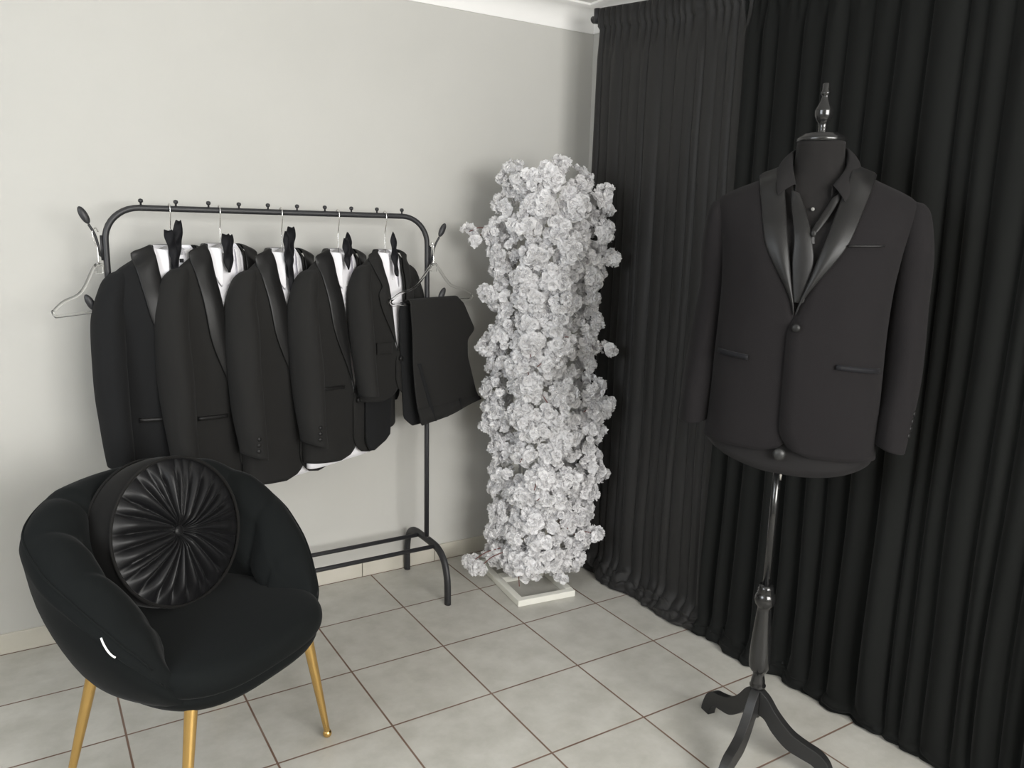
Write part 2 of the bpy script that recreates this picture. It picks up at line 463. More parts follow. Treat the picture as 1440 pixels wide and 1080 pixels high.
def hung_hanger(loc, rz, label, hz, sx):
    r = empty('clothes_hanger', loc, rz)
    b = MB(); pts = [(-.16 * sx, 0, -.112), (-.11 * sx, 0, -.080), (-.05 * sx, 0, -.040), (0, 0, -.02), (.05 * sx, 0, -.040), (.11 * sx, 0, -.080), (.16 * sx, 0, -.112)]
    b.tube(cr(pts, 5), .007, 8); b.tube([(-.158 * sx, 0, -.114), (.158 * sx, 0, -.114)], .004, 8)
    b.build('hanger_bar', M['clear'], r)
    # hook: hz is the height of the rail centre above the hanger; the hook turns back to lie square over the rail
    rr = .0165; c = hz
    ca, sa = math.cos(-rz), math.sin(-rz)
    def dirp(u, z): return (-sa * 0 + u * math.cos(PI / 2 - rz), u * math.sin(PI / 2 - rz), z)
    pth = [(0, 0, -.025), (0, 0, c * .38)] + [dirp(u, z) for u, z in ((-.004, c * .5), (-.012, c * .72), (-rr, c * .88))]
    for k in range(0, 9):
        a = PI - k * (PI * 1.12) / 8
        pth.append(dirp(rr * math.cos(a), c + rr * math.sin(a) * 1.0))
    h = MB().tube(cr(pth, 4), .0017, 8).build('hook', M['steel'], r); h['label'] = 'shiny metal hook'
    tag(r, label, 'hanger', 'hangers on the rail'); return r

def bow_tie(loc, rz, label, variant):
    """pre-tied bow hung upright by its strap between the collar points: folded wings above, pinched, tapering below"""
    r = empty('bow_tie', loc, rz)
    b = MB()
    V = [
        dict(a=[(-.012, .045, .014), (-.006, .02, .016), (.002, -.02, .014), (.006, -.06, .010), (.006, -.10, .003)], b=[(.026, .075, .010), (.020, .03, .017), (.012, -.01, .018), (.008, -.05, .014), (.005, -.09, .005)]),
        dict(a=[(-.004, .03, .016), (-.002, .0, .016), (.0, -.05, .014), (.003, -.085, .006)], b=[(.018, .028, .012), (.016, 0, .015), (.014, -.05, .013), (.010, -.09, .007)]),
        dict(a=[(-.018, .055, .006), (-.014, .02, .013), (-.006, -.03, .018), (.0, -.07, .014), (.003, -.16, .005), (.012, -.20, .002)], b=[(.014, .07, .018), (.012, .03, .020), (.004, -.01, .020), (0, -.055, .015), (.002, -.10, .006)]),
        dict(a=[(-.010, .035, .012), (-.004, .0, .017), (.0, -.03, .014), (.004, -.07, .006)], b=[(.010, .055, .006), (.016, .02, .018), (.018, -.01, .018), (.010, -.04, .006)]),
        dict(a=[(-.006, .06, .004), (-.002, .025, .014), (.004, -.02, .017), (.010, -.06, .013), (.016, -.095, .004)], b=[(.004, .05, .008), (.012, .02, .013), (.014, -.02, .012), (.012, -.05, .006)]),
    ][variant]
    for nm, key, dy in (('tie_wing', 'a', -.004), ('tie_wing', 'b', .004)):
        P = cr(V[key], 5); rows = []
        for i, (x, z, w) in enumerate(P):
            rows.append([(x + w * f, dy - .006 * math.cos(f * 1.5) + .004 * math.sin(i * .9 + f * 2), z + .006 * abs(f) * (1 if i < 3 else 0)) for f in (-1, -.5, 0, .5, 1)])
        MB().grid(rows).build(nm, M['tie'], r, solid=.003, sub=1)
    MB().tube([(.002, .006, -.02), (.016, .004, -.02)], .006, 8).build('tie_knot', M['tie'], r)
    if variant == 0:
        MB().box((.022, -.014, -.045), (.012, .003, .012)).build('strap_tag', M['tie'], r, smooth=False)
    tag(r, label, 'bow tie', 'black bow ties on the hung suits'); return r

RAILY = .129
def RAILZ(x): return 1.4675
def sleeve_path(side, s, ln, fwd=0.0, out=0.0, w=1.0, cuff=.052):
    x = side * .188 * s
    o = side * out
    return [(side * .148 * s, 0, -.068 * s, .010, .018), (side * .158 * s, 0, -.078 * s, .026 * w, .030 * w), (side * .171 * s, -.001, -.098 * s, .036 * w, .040 * w), (side * .182 * s, -.002, -.130 * s, .041 * w, .048 * w), (side * .192 * s + o * .2, -.003, -.175 * s, .044 * w, .055 * w), (side * .198 * s + o * .5, -.006 + fwd * .2, -.23 * s, .047 * w, .063 * w),
            (side * .202 * s + o * .8, -.012 + fwd * .5, -.36 * s, .047 * w, .065 * w), (side * .200 * s + o, -.022 + fwd * .8, lerp(-.36 * s, -ln, .6), .043 * w, .060 * w), (side * .197 * s + o, -.034 + fwd, -ln, .038 * w, cuff * w)]

#       hook x, angle, neck drop, width, length, depth, look
SUITS = [
    dict(x=-.735, a=14, drop=.118, sx=1.03, sz=1.02, dp=1.05, vb=-.42, lap='satin', seed=1, sl=.66, pk=-.53, wool='wool'),
    dict(x=-.585, a=25, drop=.112, sx=.98, sz=1.02, dp=.95, vb=-.56, lap='satin', seed=5, sl=.68, pk=-.545, wool='wool2'),
    dict(x=-.385, a=27, drop=.125, sx=.95, sz=1.03, dp=.95, vb=-.52, lap='satin', seed=9, sl=.67, pk=None, wool='wool2', cuff=True),
    dict(x=-.187, a=28, drop=.125, sx=.93, sz=.97, dp=.92, vb=-.50, lap='satin', seed=13, sl=.655, pk=-.47, wool='wool2', cuff=True),
    dict(x=-.011, a=26, drop=.125, sx=.72, sz=.71, dp=.80, vb=-.36, lap='wool', seed=17, sl=.505, pk=None, wool='wool2', notch=.62),
]
JL = ['black dinner jacket with satin shawl collar nearest the bare clear hanger end of the rail',
      'second black satin shawl dinner jacket along the rail from the bare hanger',
      'black dinner jacket in the middle of the rail, third of five suits',
      'black shawl collar jacket fourth along the rail, just before the small boy-size jacket',
      'small boy-size black suit jacket with notch lapel beside the rack post']
SL_ = ['white dress shirt inside the jacket nearest the bare clear hanger', 'white dress shirt with long pointed collar inside the second jacket of the rail',
       'white dress shirt inside the middle jacket of the rail, tail showing below', 'white dress shirt inside the fourth jacket of the rail, tail showing below', 'small white shirt inside the small notch lapel jacket']
TL = ['black bow tie with spread ends hung on the shirt nearest the bare hanger', 'folded black bow tie tucked flat in the second shirt collar', 'large black bow tie with trailing strap on the middle shirt', 'rumpled black bow tie above the fourth shirt of the rail', 'narrow black bow tie hung on the small white shirt']
HL = ['metal-hooked hanger carrying the dinner jacket nearest the empty clear hanger', 'hanger carrying the second dinner jacket along the rail', 'hanger carrying the middle dinner jacket', 'hanger carrying the fourth jacket, beside the boy-size one', 'hanger carrying the small notch lapel jacket']
for i, s in enumerate(SUITS):
    rz = R(s['a']); nz = RAILZ(s['x']) - s['drop']; loc = (s['x'], RAILY, nz)
    hung_hanger((s['x'], RAILY, nz + .02), rz, HL[i], s['drop'] - .02 , s['sx'])
    cut = hung_cut(s['sx'], s['sz'], s['dp'])
    j = empty('suit_jacket', loc, rz); tag(j, JL[i], 'jacket', 'suit jackets on the rail')
    sl = []
    for side in (-1, 1):
        sl.append(dict(path=sleeve_path(side, s['sx'], s['sl'], fwd=-.02 if side < 0 else 0, out=.012, w=1.0 if s['sx'] > .9 else .80),
                       slant=.35 * side if s.get('cuff') else .05, slanty=.1,
                       buttons=[(R(-118 + 4 * q), .028 + .020 * q) for q in range(3)] if (s.get('cuff') and side < 0) else []))
    pk = []
    if s['pk']: pk = [('pocket_welt', (-.155, s['pk']), (-.055, s['pk'] - .004), .012, M['satin'])]
    if i == 4: pk = [('pocket_flap', (-.105, -.345), (-.035, -.347), .04, M['wool2'])]
    jacket(j, cut, dict(vbot=s['vb'], c0=.0, gneck=.067 * (s['sx'] ** .5), lapw=.066 if i < 4 else .055, seed=s['seed'], notch=s.get('notch'), sleeves=sl, pockets=pk, button=(.004, s['vb'] - .03), wr=.007, round=.09, hemarc=.012, vpow=.62, collar=-.004, ctilt=.12), M[s['wool']], M['satin'] if s['lap'] == 'satin' else M[s['wool']])
    w = empty('dress_shirt', loc, rz); tag(w, SL_[i], 'shirt', 'white shirts inside the hung jackets')
    shirt(w, hung_cut(s['sx'] * .95, s['sz'], s['dp'] * .70), dict(k=.96, z0=(-.788 if i in (2,) else -.752 if i == 3 else -.70 if i < 4 else -.50) , neck=(0, .0, .052 * s['sx'] ** .5, .036, -.032), gap=.42, stand=.030, tip=.095, spread=.05, tilt=.15, seed=s['seed'], hemarc=-.004, dip=.03, buttons=[-.12, -.22] if i < 4 else [-.1]), M['white'])
    ca, sa = math.cos(rz), math.sin(rz); dx, dy = -.022, -.056
    bow_tie((s['x'] + dx * ca - dy * sa, RAILY + dx * sa + dy * ca, nz + .005), rz, TL[i], i)

# ------------------------------------------------------------------ clothing rack
rk = empty('clothing_rack', (-.381, .129, 0)); ox, oy = -.381, .129
tag(rk, 'black metal clothes rack with arched feet holding the suits against the wall', 'clothes rack')
xl, xr, zt = -.921 - ox, .158 - ox, 1.4675; br = .10; TR = .0095
pth = [(xl, 0, .2)] + [(xl, 0, z) for z in (.6, 1.0, zt - br)]
pth += [(xl + br - br * math.cos(a), 0, zt - br + br * math.sin(a)) for a in [k * PI / 20 for k in range(1, 11)]]
pth += [(lerp(xl + br, xr - br, k / 6), 0, zt) for k in range(1, 7)]
pth += [(xr - br + br * math.sin(a), 0, zt - br + br * math.cos(a)) for a in [k * PI / 20 for k in range(1, 11)]]
pth += [(xr, 0, z) for z in (1.0, .6, .2)]
MB().tube(pth, TR, 16, up=(0, 1, 0)).build('hanging_frame', M['rack'], rk)
for px in (-.816, -.715, -.617, -.522, -.428, -.33, -.233, -.137, -.041, .056):
    MB().lathe([(.003, 0), (.003, .008), (.0065, .010), (.0075, .0145), (.006, .019), (0, .021)], 12, (px - ox, 0, zt + TR - .002)).build('peg', M['rack'], rk)
for xx in (xl, xr):
    arch = cr([(xx, .189, 0), (xx, .189, .06), (xx, .186, .115), (xx, .163, .172), (xx, .11, .198), (xx, .04, .202), (xx, -.04, .202), (xx, -.105, .196), (xx, -.155, .165), (xx, -.180, .11), (xx, -.187, .06), (xx, -.188, 0)], 4)
    ft = MB().tube(arch, .0125, 14, up=(1, 0, 0), flat=1.25).build('foot', M['rack'], rk)
    MB().ball((xx, -.022, .214), .007, 12, 8, (1, 1, .6)).build('screw', M['steel'], ft)
for yy in (.062, -.078):
    MB().tube([(xl, yy, .199), (xr, yy, .199)], .0082, 12).build('bottom_rail', M['rack'], rk)
def side_hook(xx, sgn, z):
    b = MB(); hx = xx + sgn * TR
    b.tube(cr([(hx, 0, z - .055), (hx + sgn * .008, -.004, z - .05), (hx + sgn * .012, -.006, z - .02), (hx + sgn * .020, -.010, z + .012), (hx + sgn * .034, -.014, z + .040)], 5), .0038, 10)
    b.ball((hx + sgn * .045, -.017, z + .066), .028, 16, 10, (.42, .30, 1), Matrix.Rotation(sgn * R(26), 3, 'Y'))
    b.box((hx + sgn * .002, 0, z - .03), (.006, .014, .075))
    return b.build('side_hook', M['rack'], rk)
side_hook(xl, -1, 1.375); side_hook(xr, 1, 1.355); side_hook(xr, 1, 1.115); side_hook(xl, -1, 1.115)

# ------------------------------------------------------------------ clear hangers on the side hooks
def clear_hanger(loc, rz, label, half, ztop, zbar, hookpts):
    r = empty('clothes_hanger', loc, rz); b = MB()
    up = [(-.012, 0, ztop + .018), (-.03, 0, ztop), (-half * .42, 0, lerp(ztop, zbar, .50)), (-half * .78, 0, lerp(ztop, zbar, .68)), (-half * .97, 0, lerp(ztop, zbar, .86)), (-half, 0, zbar + .014), (-half * .95, 0, zbar)]
    path = cr(up, 5) + [(0, 0, zbar)] + [(-x, y, z) for x, y, z in cr(up, 5)[::-1]]
    b.tube(path, .0048, 10, closed=True)
    b.build('hanger_frame', M['clear'], r)
    MB().box((0, 0, ztop + .006), (.030, .009, .030)).build('neck_block', M['clear'], r, smooth=False, bevel=.003)
    MB().tube(cr(hookpts, 4), .0017, 8).build('hook', M['steel'], r)
    tag(r, label, 'hanger', 'bare clear hangers on the rack hooks'); return r
clear_hanger((-.945, .118, 1.155), R(46), 'bare clear plastic hanger hanging empty at the outer end hook of the rack', .195, .122, .0, [(0, 0, .14), (0, 0, .19), (-.006, .004, .205), (-.010, .006, .235), (0, .003, .25), (.008, 0, .238)])
clear_hanger((.168, .094, 1.155), R(21), 'clear plastic hanger holding the folded black trousers beside the rack post', .225, .122, .0, [(0, 0, .14), (0, 0, .17), (.002, .004, .182), (.007, .006, .205), (0, .012, .22), (-.008, .006, .205)])

# ------------------------------------------------------------------ trousers
def cloth_panel(outline, yfun, nx=26, nz=30):
    """grid filling an outline given as left/right edge tables over z: [(z, xl, xr)] from top to bottom"""
    rows = []
    T = sorted([(-z, a, b) for z, a, b in outline])
    for i in range(nz + 1):
        d = lerp(T[0][0], T[-1][0], i / nz)
        a = interp([(q[0], q[1]) for q in T], d); c = interp([(q[0], q[2]) for q in T], d)
        rows.append([(lerp(a, c, k / nx), yfun(lerp(a, c, k / nx), -d), -d) for k in range(nx + 1)])
    return rows
tr = empty('trousers', (.178, .098, 1.155), R(21))
tag(tr, 'folded black dress trousers draped over the clear hanger beside the rack post', 'trousers')
def yf(x, z): return -.016 - .010 * clamp(-z / .12) + .006 * math.sin(x * 22 + z * 6) * clamp(-z / .2) - .008 * clamp(-z / .45)
front = [(.006, -.150, .118), (-.006, -.152, .142), (-.06, -.151, .170), (-.116, -.150, .200), (-.126, -.150, .192), (-.152, -.149, .160), (-.223, -.146, .163), (-.30, -.140, .190), (-.37, -.130, .214), (-.405, -.122, .236)]
rows = cloth_panel(front, yf)
# slanted waistband end
last = rows[-1]; n = len(last)
ext = []
for e in range(1, 7):
    f = e / 6
    ext.append([(x + (.012 * f if k < 3 else 0), y - .002, z - .050 * f * (1 - (k / (n - 1)) ** 1.3) ) for k, (x, y, z) in enumerate(last)])
top = [[(x, -.016 + .016 * (1 - math.cos(a)) , .006 + .010 * math.sin(a)) for (x, y, z) in rows[0]] for a in [R(170), R(130), R(90), R(45)]]
MB().grid(top + rows + ext).build('front_leg_fold', M['wool2'], tr, solid=.006, sub=1)
band = [[(x + dx, y - .004, z - .001) for x, y, z in r] for r, dx in ((rows[-2], .001), (ext[2], .002), (ext[5], .002))]
MB().grid(band).build('waistband', M['wool2'], tr, solid=.003)
MB().box((.105, -.040, -.405), (.010, .005, .045), mx=Matrix.Rotation(R(-8), 3, 'Y')).build('belt_loop', M['wool'], tr, smooth=False)
def yb_(x, z): return .020 + .010 * clamp(-z / .15) + .006 * math.sin(x * 30 + 1)
back = [(.004, -.158, .110), (-.02, -.164, .125), (-.2, -.152, .135), (-.43, -.140, .140), (-.452, -.118, .140), (-.466, -.100, .10)]
MB().grid(cloth_panel(back, yb_)).build('back_leg_fold', M['wool'], tr, solid=.008)
MB().grid([[(lerp(.06, .142, k / 6), .004, lerp(-.415, -.44, j / 3)) for k in range(7)] for j in range(4)]).build('waist_lining', M['lining'], tr, solid=.002)
def creased(fr):
    rows = []
    for k in range(12):
        z = lerp(-.22, -.45, k / 11); xx = lerp(-.115, -.035, k / 11)
        rows.append([(xx - .012, yf(xx, z) - .001, z), (xx, yf(xx, z) - .010, z), (xx + .008, yf(xx, z) - .001, z)])
    return rows
MB().grid(creased(0)).build('pocket_seam', M['wool'], tr, solid=.001)

# trouser legs showing below the small jacket
sm_rz = R(26)
t2 = empty('trousers', (-.045, .118, 1.20), sm_rz)
tag(t2, 'small black trousers hanging inside the notch lapel jacket, hem ends below it', 'trousers')
def yq(x, z): return .006 * math.sin(x * 40) + .004 * math.sin(z * 11)
MB().grid(cloth_panel([(0, -.06, .10), (-.30, -.075, .085), (-.42, -.082, .06), (-.545, -.084, .052), (-.575, -.076, .01), (-.585, -.066, -.05)], lambda x, z: yq(x, z) - .012)).build('trouser_leg', M['wool'], t2, solid=.012)
MB().grid(cloth_panel([(0, -.05, .11), (-.30, -.04, .125), (-.405, .0, .13), (-.425, .02, .115)], lambda x, z: yq(x, z) + .016)).build('trouser_leg', M['wool'], t2, solid=.010)

# ------------------------------------------------------------------ armchair
ch = empty('armchair', (-.822, -.598, 0), R(31.5))
tag(ch, 'black velvet tub armchair with channelled arms and gold legs', 'armchair')
def Htop(ph):
    a = abs(math.degrees(ph))
    return interp([(0, .775), (30, .770), (50, .748), (70, .705), (88, .645), (103, .580), (114, .520), (122, .462), (130, .40)], a)
def Rout(ph):
    a = abs(math.degrees(ph))
    return interp([(0, .350), (35, .368), (55, .378), (75, .362), (95, .338), (110, .325), (122, .312), (130, .290)], a)
def shell_prof(ph):
    a = abs(math.degrees(ph)); H = Htop(ph); Ro = Rout(ph); endf = sm((130 - a) / 22); zb = .335
    th = lerp(.030, .125, endf)
    fl = .017 * (abs(math.cos(PI * ph / R(24))) ** .6 - .55) * endf * sm((a - 20) / 20)
    hz = H - zb; k = lerp(.4, 1, endf)
    return [(.175, zb - .012), (.225, zb), (lerp(.262, Ro, .12), zb + hz * .10), (lerp(.275, Ro, .48), zb + hz * .32), (lerp(.29, Ro, .78), zb + hz * .56), (Ro - .004, zb + hz * .78), (Ro, H - .055 * k), (Ro - .010, H - .026 * k),
            (Ro - .030 * k, H - .004 * k + fl * .4), (Ro - th * .50, H + .004 + fl), (Ro - th * .78, H - .010 * k + fl), (Ro - th * .98 - fl * .6, H - .040 * k + fl * .5), (Ro - th * 1.06 - fl, zb + hz * .76), (lerp(.285, Ro, .5) - th * 1.02 - fl, zb + hz * .5), (min(.215, Ro - th), zb + hz * .3), (.195, zb + .05), (.175, zb + .02)]
rows = []
PHM = R(130); NP = 150
for i in range(NP + 1):
    ph = lerp(-PHM, PHM, i / NP); d = Vector((math.sin(ph), math.cos(ph), 0))
    pts = cr([(r, z, 0) for r, z in shell_prof(ph)], 3)
    rows.append([(d.x * r, d.y * r + .012, z) for r, z, _ in pts])
mb = MB().grid(rows, cu=True); mb.cap(rows[0][::-1]); mb.cap(rows[-1])
sh = mb.build('tub_shell', M['velvet'], ch)
w = []
for i in range(6, NP - 5):
    ph = lerp(-PHM, PHM, i / NP); d = Vector((math.sin(ph), math.cos(ph), 0)); r, z = shell_prof(ph)[7]
    w.append((d.x * (r + .001), d.y * (r + .001) + .012, z))
MB().tube(w, .0032, 8).build('welt', M['velvet'], sh)
rows = []
SN = 96
def seat_pt(t, k, z, fy_=.262):
    c, s_ = math.cos(t), math.sin(t)
    ex = 2 / 3.1
    x = .262 * k * math.copysign(abs(c) ** ex, c); y = k * math.copysign(abs(s_) ** ex, s_)
    y = y * (.24 if y > 0 else fy_)
    front = clamp(-y / .26)
    return (x * (1 - .08 * clamp(y / .2)), y, z - .010 * front ** 2 * (1 if z > .42 else 0))
for k, z in ((.001, .372), (.90, .372), (.965, .376), (.99, .386), (1.0, .400), (.998, .416), (.985, .432), (.955, .444), (.89, .452), (.74, .457), (.45, .460), (.2, .461), (.001, .461)):
    rows.append([seat_pt(2 * PI * j / SN, k, z) for j in range(SN)])
MB().grid(rows, cu=True).build('seat_cushion', M['velvet'], ch, sub=1)
rows = []
for k, z in ((.001, .318), (.6, .320), (.82, .325), (.90, .334), (.945, .350), (.965, .366), (.960, .380), (.90, .390), (.001, .39)):
    rows.append([seat_pt(2 * PI * j / SN, k, z, .258) for j in range(SN)])
MB().grid(rows, cu=True).build('seat_base', M['velvet'], ch, sub=1)
for sx in (-1, 1):
    for fy, ty, fx in ((-.165, -.182, .250), (.165, .235, .245)):
        b = MB(); tp = Vector((sx * .190, fy, .36)); bt = Vector((sx * fx, ty, .016))
        b.tube([tp, lerp(tp, bt, .5), lerp(tp, bt, .97), bt], [.0155, .0125, .0085, .0085], 20)
        lg = b.build('leg', M['gold'], ch, angle=40)
        MB().ball((bt.x, bt.y, .0125), .0125, 18, 12).build('ball_foot', M['gold'], lg)
# small woven tag on the outer side of the arm, just under the welt
path = []
for i in range(9):
    f = i / 8; p2 = lerp(R(-102.0), R(-107.5), f); dd = Vector((math.sin(p2), math.cos(p2), 0))
    P_ = cr([(r, z, 0) for r, z in shell_prof(p2)], 8); q = lerp(52.5, 45.5, f ** .8); k = int(q)
    r = lerp(P_[k][0], P_[k + 1][0], q - k); z = lerp(P_[k][1], P_[k + 1][1], q - k)
    path.append((dd.x * (r + .0025), dd.y * (r + .0025) + .012, z))
lo = MB().tube(path, .0022, 8).build('woven_tag', M['label'], sh); lo['label'] = 'white thread tag'

# ------------------------------------------------------------------ round pleated cushion
cu = empty('round_cushion', (-.880, -.470, .447))
tag(cu, 'round black pleated velvet cushion with centre button leaning in the armchair', 'cushion')
CM = Matrix.Rotation(R(30), 3, 'Z') @ Matrix.Rotation(R(-13), 3, 'X')
RC = .188; TH = .074
def cpt(x, y, z): return Vector((0, .0, .186)) + CM @ Vector((x, y, z))
rnd = random.Random(3)
PL = []; a = 0.0
while a < 2 * PI - .08:
    PL.append(a); a += rnd.uniform(.12, .34)
def pleat(t):
    t %= 2 * PI
    for q, p0 in enumerate(PL):
        p1 = PL[q + 1] if q + 1 < len(PL) else 2 * PI
        if p0 <= t < p1:
            u = (t - p0) / (p1 - p0); return abs(math.sin(PI * u)) ** .6, (p1 - p0), q
    return 0, .2, 0
def face(side):
    rows = []
    nt_ = 300
    for i in range(26):
        r = i / 25
        row = []
        for j in range(nt_):
            t = 2 * PI * j / nt_
            tt = t + .25 * (1 - r) ** 2 * math.sin(3 * t)
            pv, wd, q = pleat(tt)
            dome = TH * (1 - .30 * r ** 3.2) if r > .22 else TH * lerp(.62, .985, sm(r / .22))
            amp = .0185 * (.35 + 1.0 * r) * (1 - sm((r - .72) / .28) * .88) * (wd / .17) * sm(r / .12)
            h = dome - .006 + amp * (pv - .6)
            rr = RC * r
            row.append(cpt(rr * math.cos(t), side * h if r > 0 else side * TH * .6, rr * math.sin(t)))
        rows.append(row)
    return MB().grid(rows, cu=True)
face(-1).build('pleated_face', M['cushion'], cu)
face(1).build('pleated_face', M['cushion'], cu)
rows = []
for k in range(9):
    f = k / 8; y = lerp(-TH * .70, TH * .70, f); rr = RC + .006 * math.sin(PI * f)
    rows.append([cpt(rr * math.cos(2 * PI * j / 96), y, rr * math.sin(2 * PI * j / 96)) for j in range(96)])
MB().grid(rows, cu=True).build('side_band', M['cushband'], cu)
for y in (-TH * .70, TH * .70):
    MB().tube([cpt((RC + .002) * math.cos(2 * PI * j / 96), y, (RC + .002) * math.sin(2 * PI * j / 96)) for j in range(96)], .0042, 8, closed=True).build('piping', M['cushband'], cu)
MB().ball(cpt(0, -TH * .64, 0), .0145, 20, 12, (1, .55, 1), CM).build('button', M['cushion'], cu)

# ------------------------------------------------------------------ flower column
fs = empty('flower_column', (.533, -.021, 0), R(-7))
tag(fs, 'tall column of white artificial blossom on a white metal stand', 'flower stand')
BW, BD, bt = .25, .42, .028
b = MB()
b.box((0, -BD / 2 + bt / 2, .0125), (BW, bt, .025)); b.box((0, BD / 2 - bt / 2, .0125), (BW, bt, .025))
for s_ in (-1, 1): b.box((s_ * (BW / 2 - bt / 2), 0, .0125), (bt, BD - 2 * bt, .025))
b.box((0, .03, .0125), (BW - 2 * bt, .045, .025))
b.build('base_frame', M['whitemetal'], fs, smooth=False, bevel=.002)
for s_ in (-.07, .07):
    MB().ball((s_, .03, .026), .006, 10, 6, (1, 1, .6)).build('bolt', M['steel'], fs)
PX, PY = .022, .03
for s_ in (-1, 1):
    MB().box((PX + s_ * .060, PY, .84), (.022, .022, 1.63)).build('upright', M['whitemetal'], fs, smooth=False, bevel=.002)
b = MB()
for z in (.06, .30, .55, .8, 1.05, 1.30, 1.55, 1.645): b.box((PX, PY, z), (.11, .012, .012))
for s_ in (-.03, 0, .03): b.box((PX + s_, PY, .85), (.005, .005, 1.6))
b.build('mesh_panel', M['whitemetal'], fs, smooth=False)
# blossoms. One ruffled pompon of petals, copied with variation into each cluster
rf = random.Random(11)
def rdir(rg):
    while True:
        v = Vector((rg.uniform(-1, 1), rg.uniform(-1, 1), rg.uniform(-1, 1)))
        if .1 < v.length < 1: return v.normalized()
def petal(mb, base, d, ax, L, W, rg):
    """a cupped, ruffled petal growing from base along d, its face turned toward ax"""
    u = d.cross(ax)
    if u.length < .05: u = d.cross(rdir(rg))
    u.normalize(); n_ = u.cross(d); o = len(mb.v)
    if n_.dot(ax) < 0: n_ = -n_
    curl = rg.uniform(-.45, .6); ph = rg.uniform(0, 6)
    for i, (t, w) in enumerate(((0, .25), (.42, .85), (.80, 1.1), (1.0, .75))):
        for k in (-1, 0, 1):
            lift = curl * t * t * .6 + (.26 * math.sin(ph + k * 2.2 + i * 1.3) if i >= 2 else 0) + (.10 if k else 0) * w
            mb.v.append(tuple(base + d * (L * t * (1 - .2 * abs(curl) * t)) + u * (W * w * k * .5) + n_ * (L * lift)))
    for i in range(3):
        for k in range(2):
            a = o + i * 3 + k; mb.f.append((a, a + 1, a + 4, a + 3))
def blossom(mb, c, r, rg, ax, np_=16):
    """a double, carnation-like bloom opening toward ax: three whorls of petals"""
    e1 = ax.cross(Vector((.3, .2, .9))); e1.normalize(); e2 = ax.cross(e1)
    for el, n, ln in ((8, 6, 1.05), (34, 6, .9), (62, 4, .7)):
        p0 = rg.uniform(0, 6)
        for i in range(n):
            a = p0 + 2 * PI * i / n + rg.uniform(-.25, .25); e = R(el + rg.uniform(-26, 26))
            d = (e1 * math.cos(a) + e2 * math.sin(a)) * math.cos(e) + ax * math.sin(e)
            petal(mb, c + ax * (r * .06), d, ax, r * ln * rg.uniform(.88, 1.12), r * rg.uniform(.9, 1.15), rg)
FR = Matrix.Rotation(R(7), 3, 'Z')
Rv = FR @ Vector((.8305, -.557, 0)); Nv = FR @ Vector((-.557, -.8305, 0))    # across / toward the open room, in stand axes
C0 = FR @ (Vector((.575, -.02, 0)) - Vector((.533, -.021, 0)))
EDGE = [(1.65, -.154, .094), (1.594, -.153, .204), (1.52, -.173, .248), (1.453, -.21, .259), (1.372, -.192, .230), (1.30, -.169, .262), (1.227, -.205, .214), (1.153, -.188, .212), (1.084, -.154, .235), (1.004, -.20, .218), (.927, -.190, .210), (.856, -.21, .235), (.77, -.205, .265), (.682, -.195, .255), (.594, -.165, .24), (.505, -.172, .26), (.414, -.170, .242), (.322, -.168, .222), (.23, -.184, .225), (.152, -.19, .215), (.087, -.158, .12)]
T_ = sorted(EDGE)
def eL(z): return interp([(q[0], q[1]) for q in T_], z)
def eR(z): return interp([(q[0], q[2]) for q in T_], z)
def cluster(lat, z, dep, rad, nb, out, stem=None, name='blossom_cluster'):
    """lat/dep: across and toward-the-room offsets from the column's middle"""
    c = C0 + Rv * lat + Nv * dep + Vector((0, 0, z))
    mb = MB()
    for i in range(nb):
        d = rdir(rf)
        if out is not None and d.dot(out) < -.25: d = -d
        ax = (d + (out * .7 if out is not None else Vector((0, 0, 0))) + rdir(rf) * .55).normalized()
        blossom(mb, c + Vector((d.x * rad, d.y * rad, d.z * rad * .85)) * rf.uniform(.6, 1.0), rf.uniform(.0165, .0235), rf, ax)
    o = mb.build(name, M['petal'], fs, weld=False)
    if stem:
        p0 = C0 + Rv * stem[0] + Vector((0, 0, stem[1])) + Nv * stem[2]
        mid = (p0 + c) / 2 + Vector((0, 0, .012))
        MB().tube(cr([p0, mid, c], 5), .0019, 6).build('stem', M['stem'], o)
    return o
zs = [1.61 - .0865 * k for k in range(19)]
cnt = 0
for r_i, z in enumerate(zs):
    l, r_ = eL(z), eR(z); mid = (l + r_) / 2; hw = (r_ - l) / 2 - .048
    n = 4
    for k in range(n):
        u = lerp(-1, 1, (k + (.0 if r_i % 2 else .0)) / (n - 1)) 
        if 0 < k < n - 1: u += rf.uniform(-.08, .08) + (.14 if r_i % 2 else -.14)
        u = clamp(u, -1, 1)
        dep = .150 * math.sqrt(max(1 - (abs(u) * .95) ** 2, 0)) + rf.uniform(-.015, .02)
        out = (Rv * u * 1.0 + Nv * math.sqrt(max(1 - u * u, .04))).normalized()
        stem = None
        if rf.random() < .32 and abs(u) < .99:
            stem = (mid + hw * u + rf.uniform(-.06, .06), z + rf.uniform(-.05, .05), dep + .06)
        cluster(mid + hw * u, max(z + rf.uniform(-.016, .016), .128), dep, .058, 27, out, stem); cnt += 1
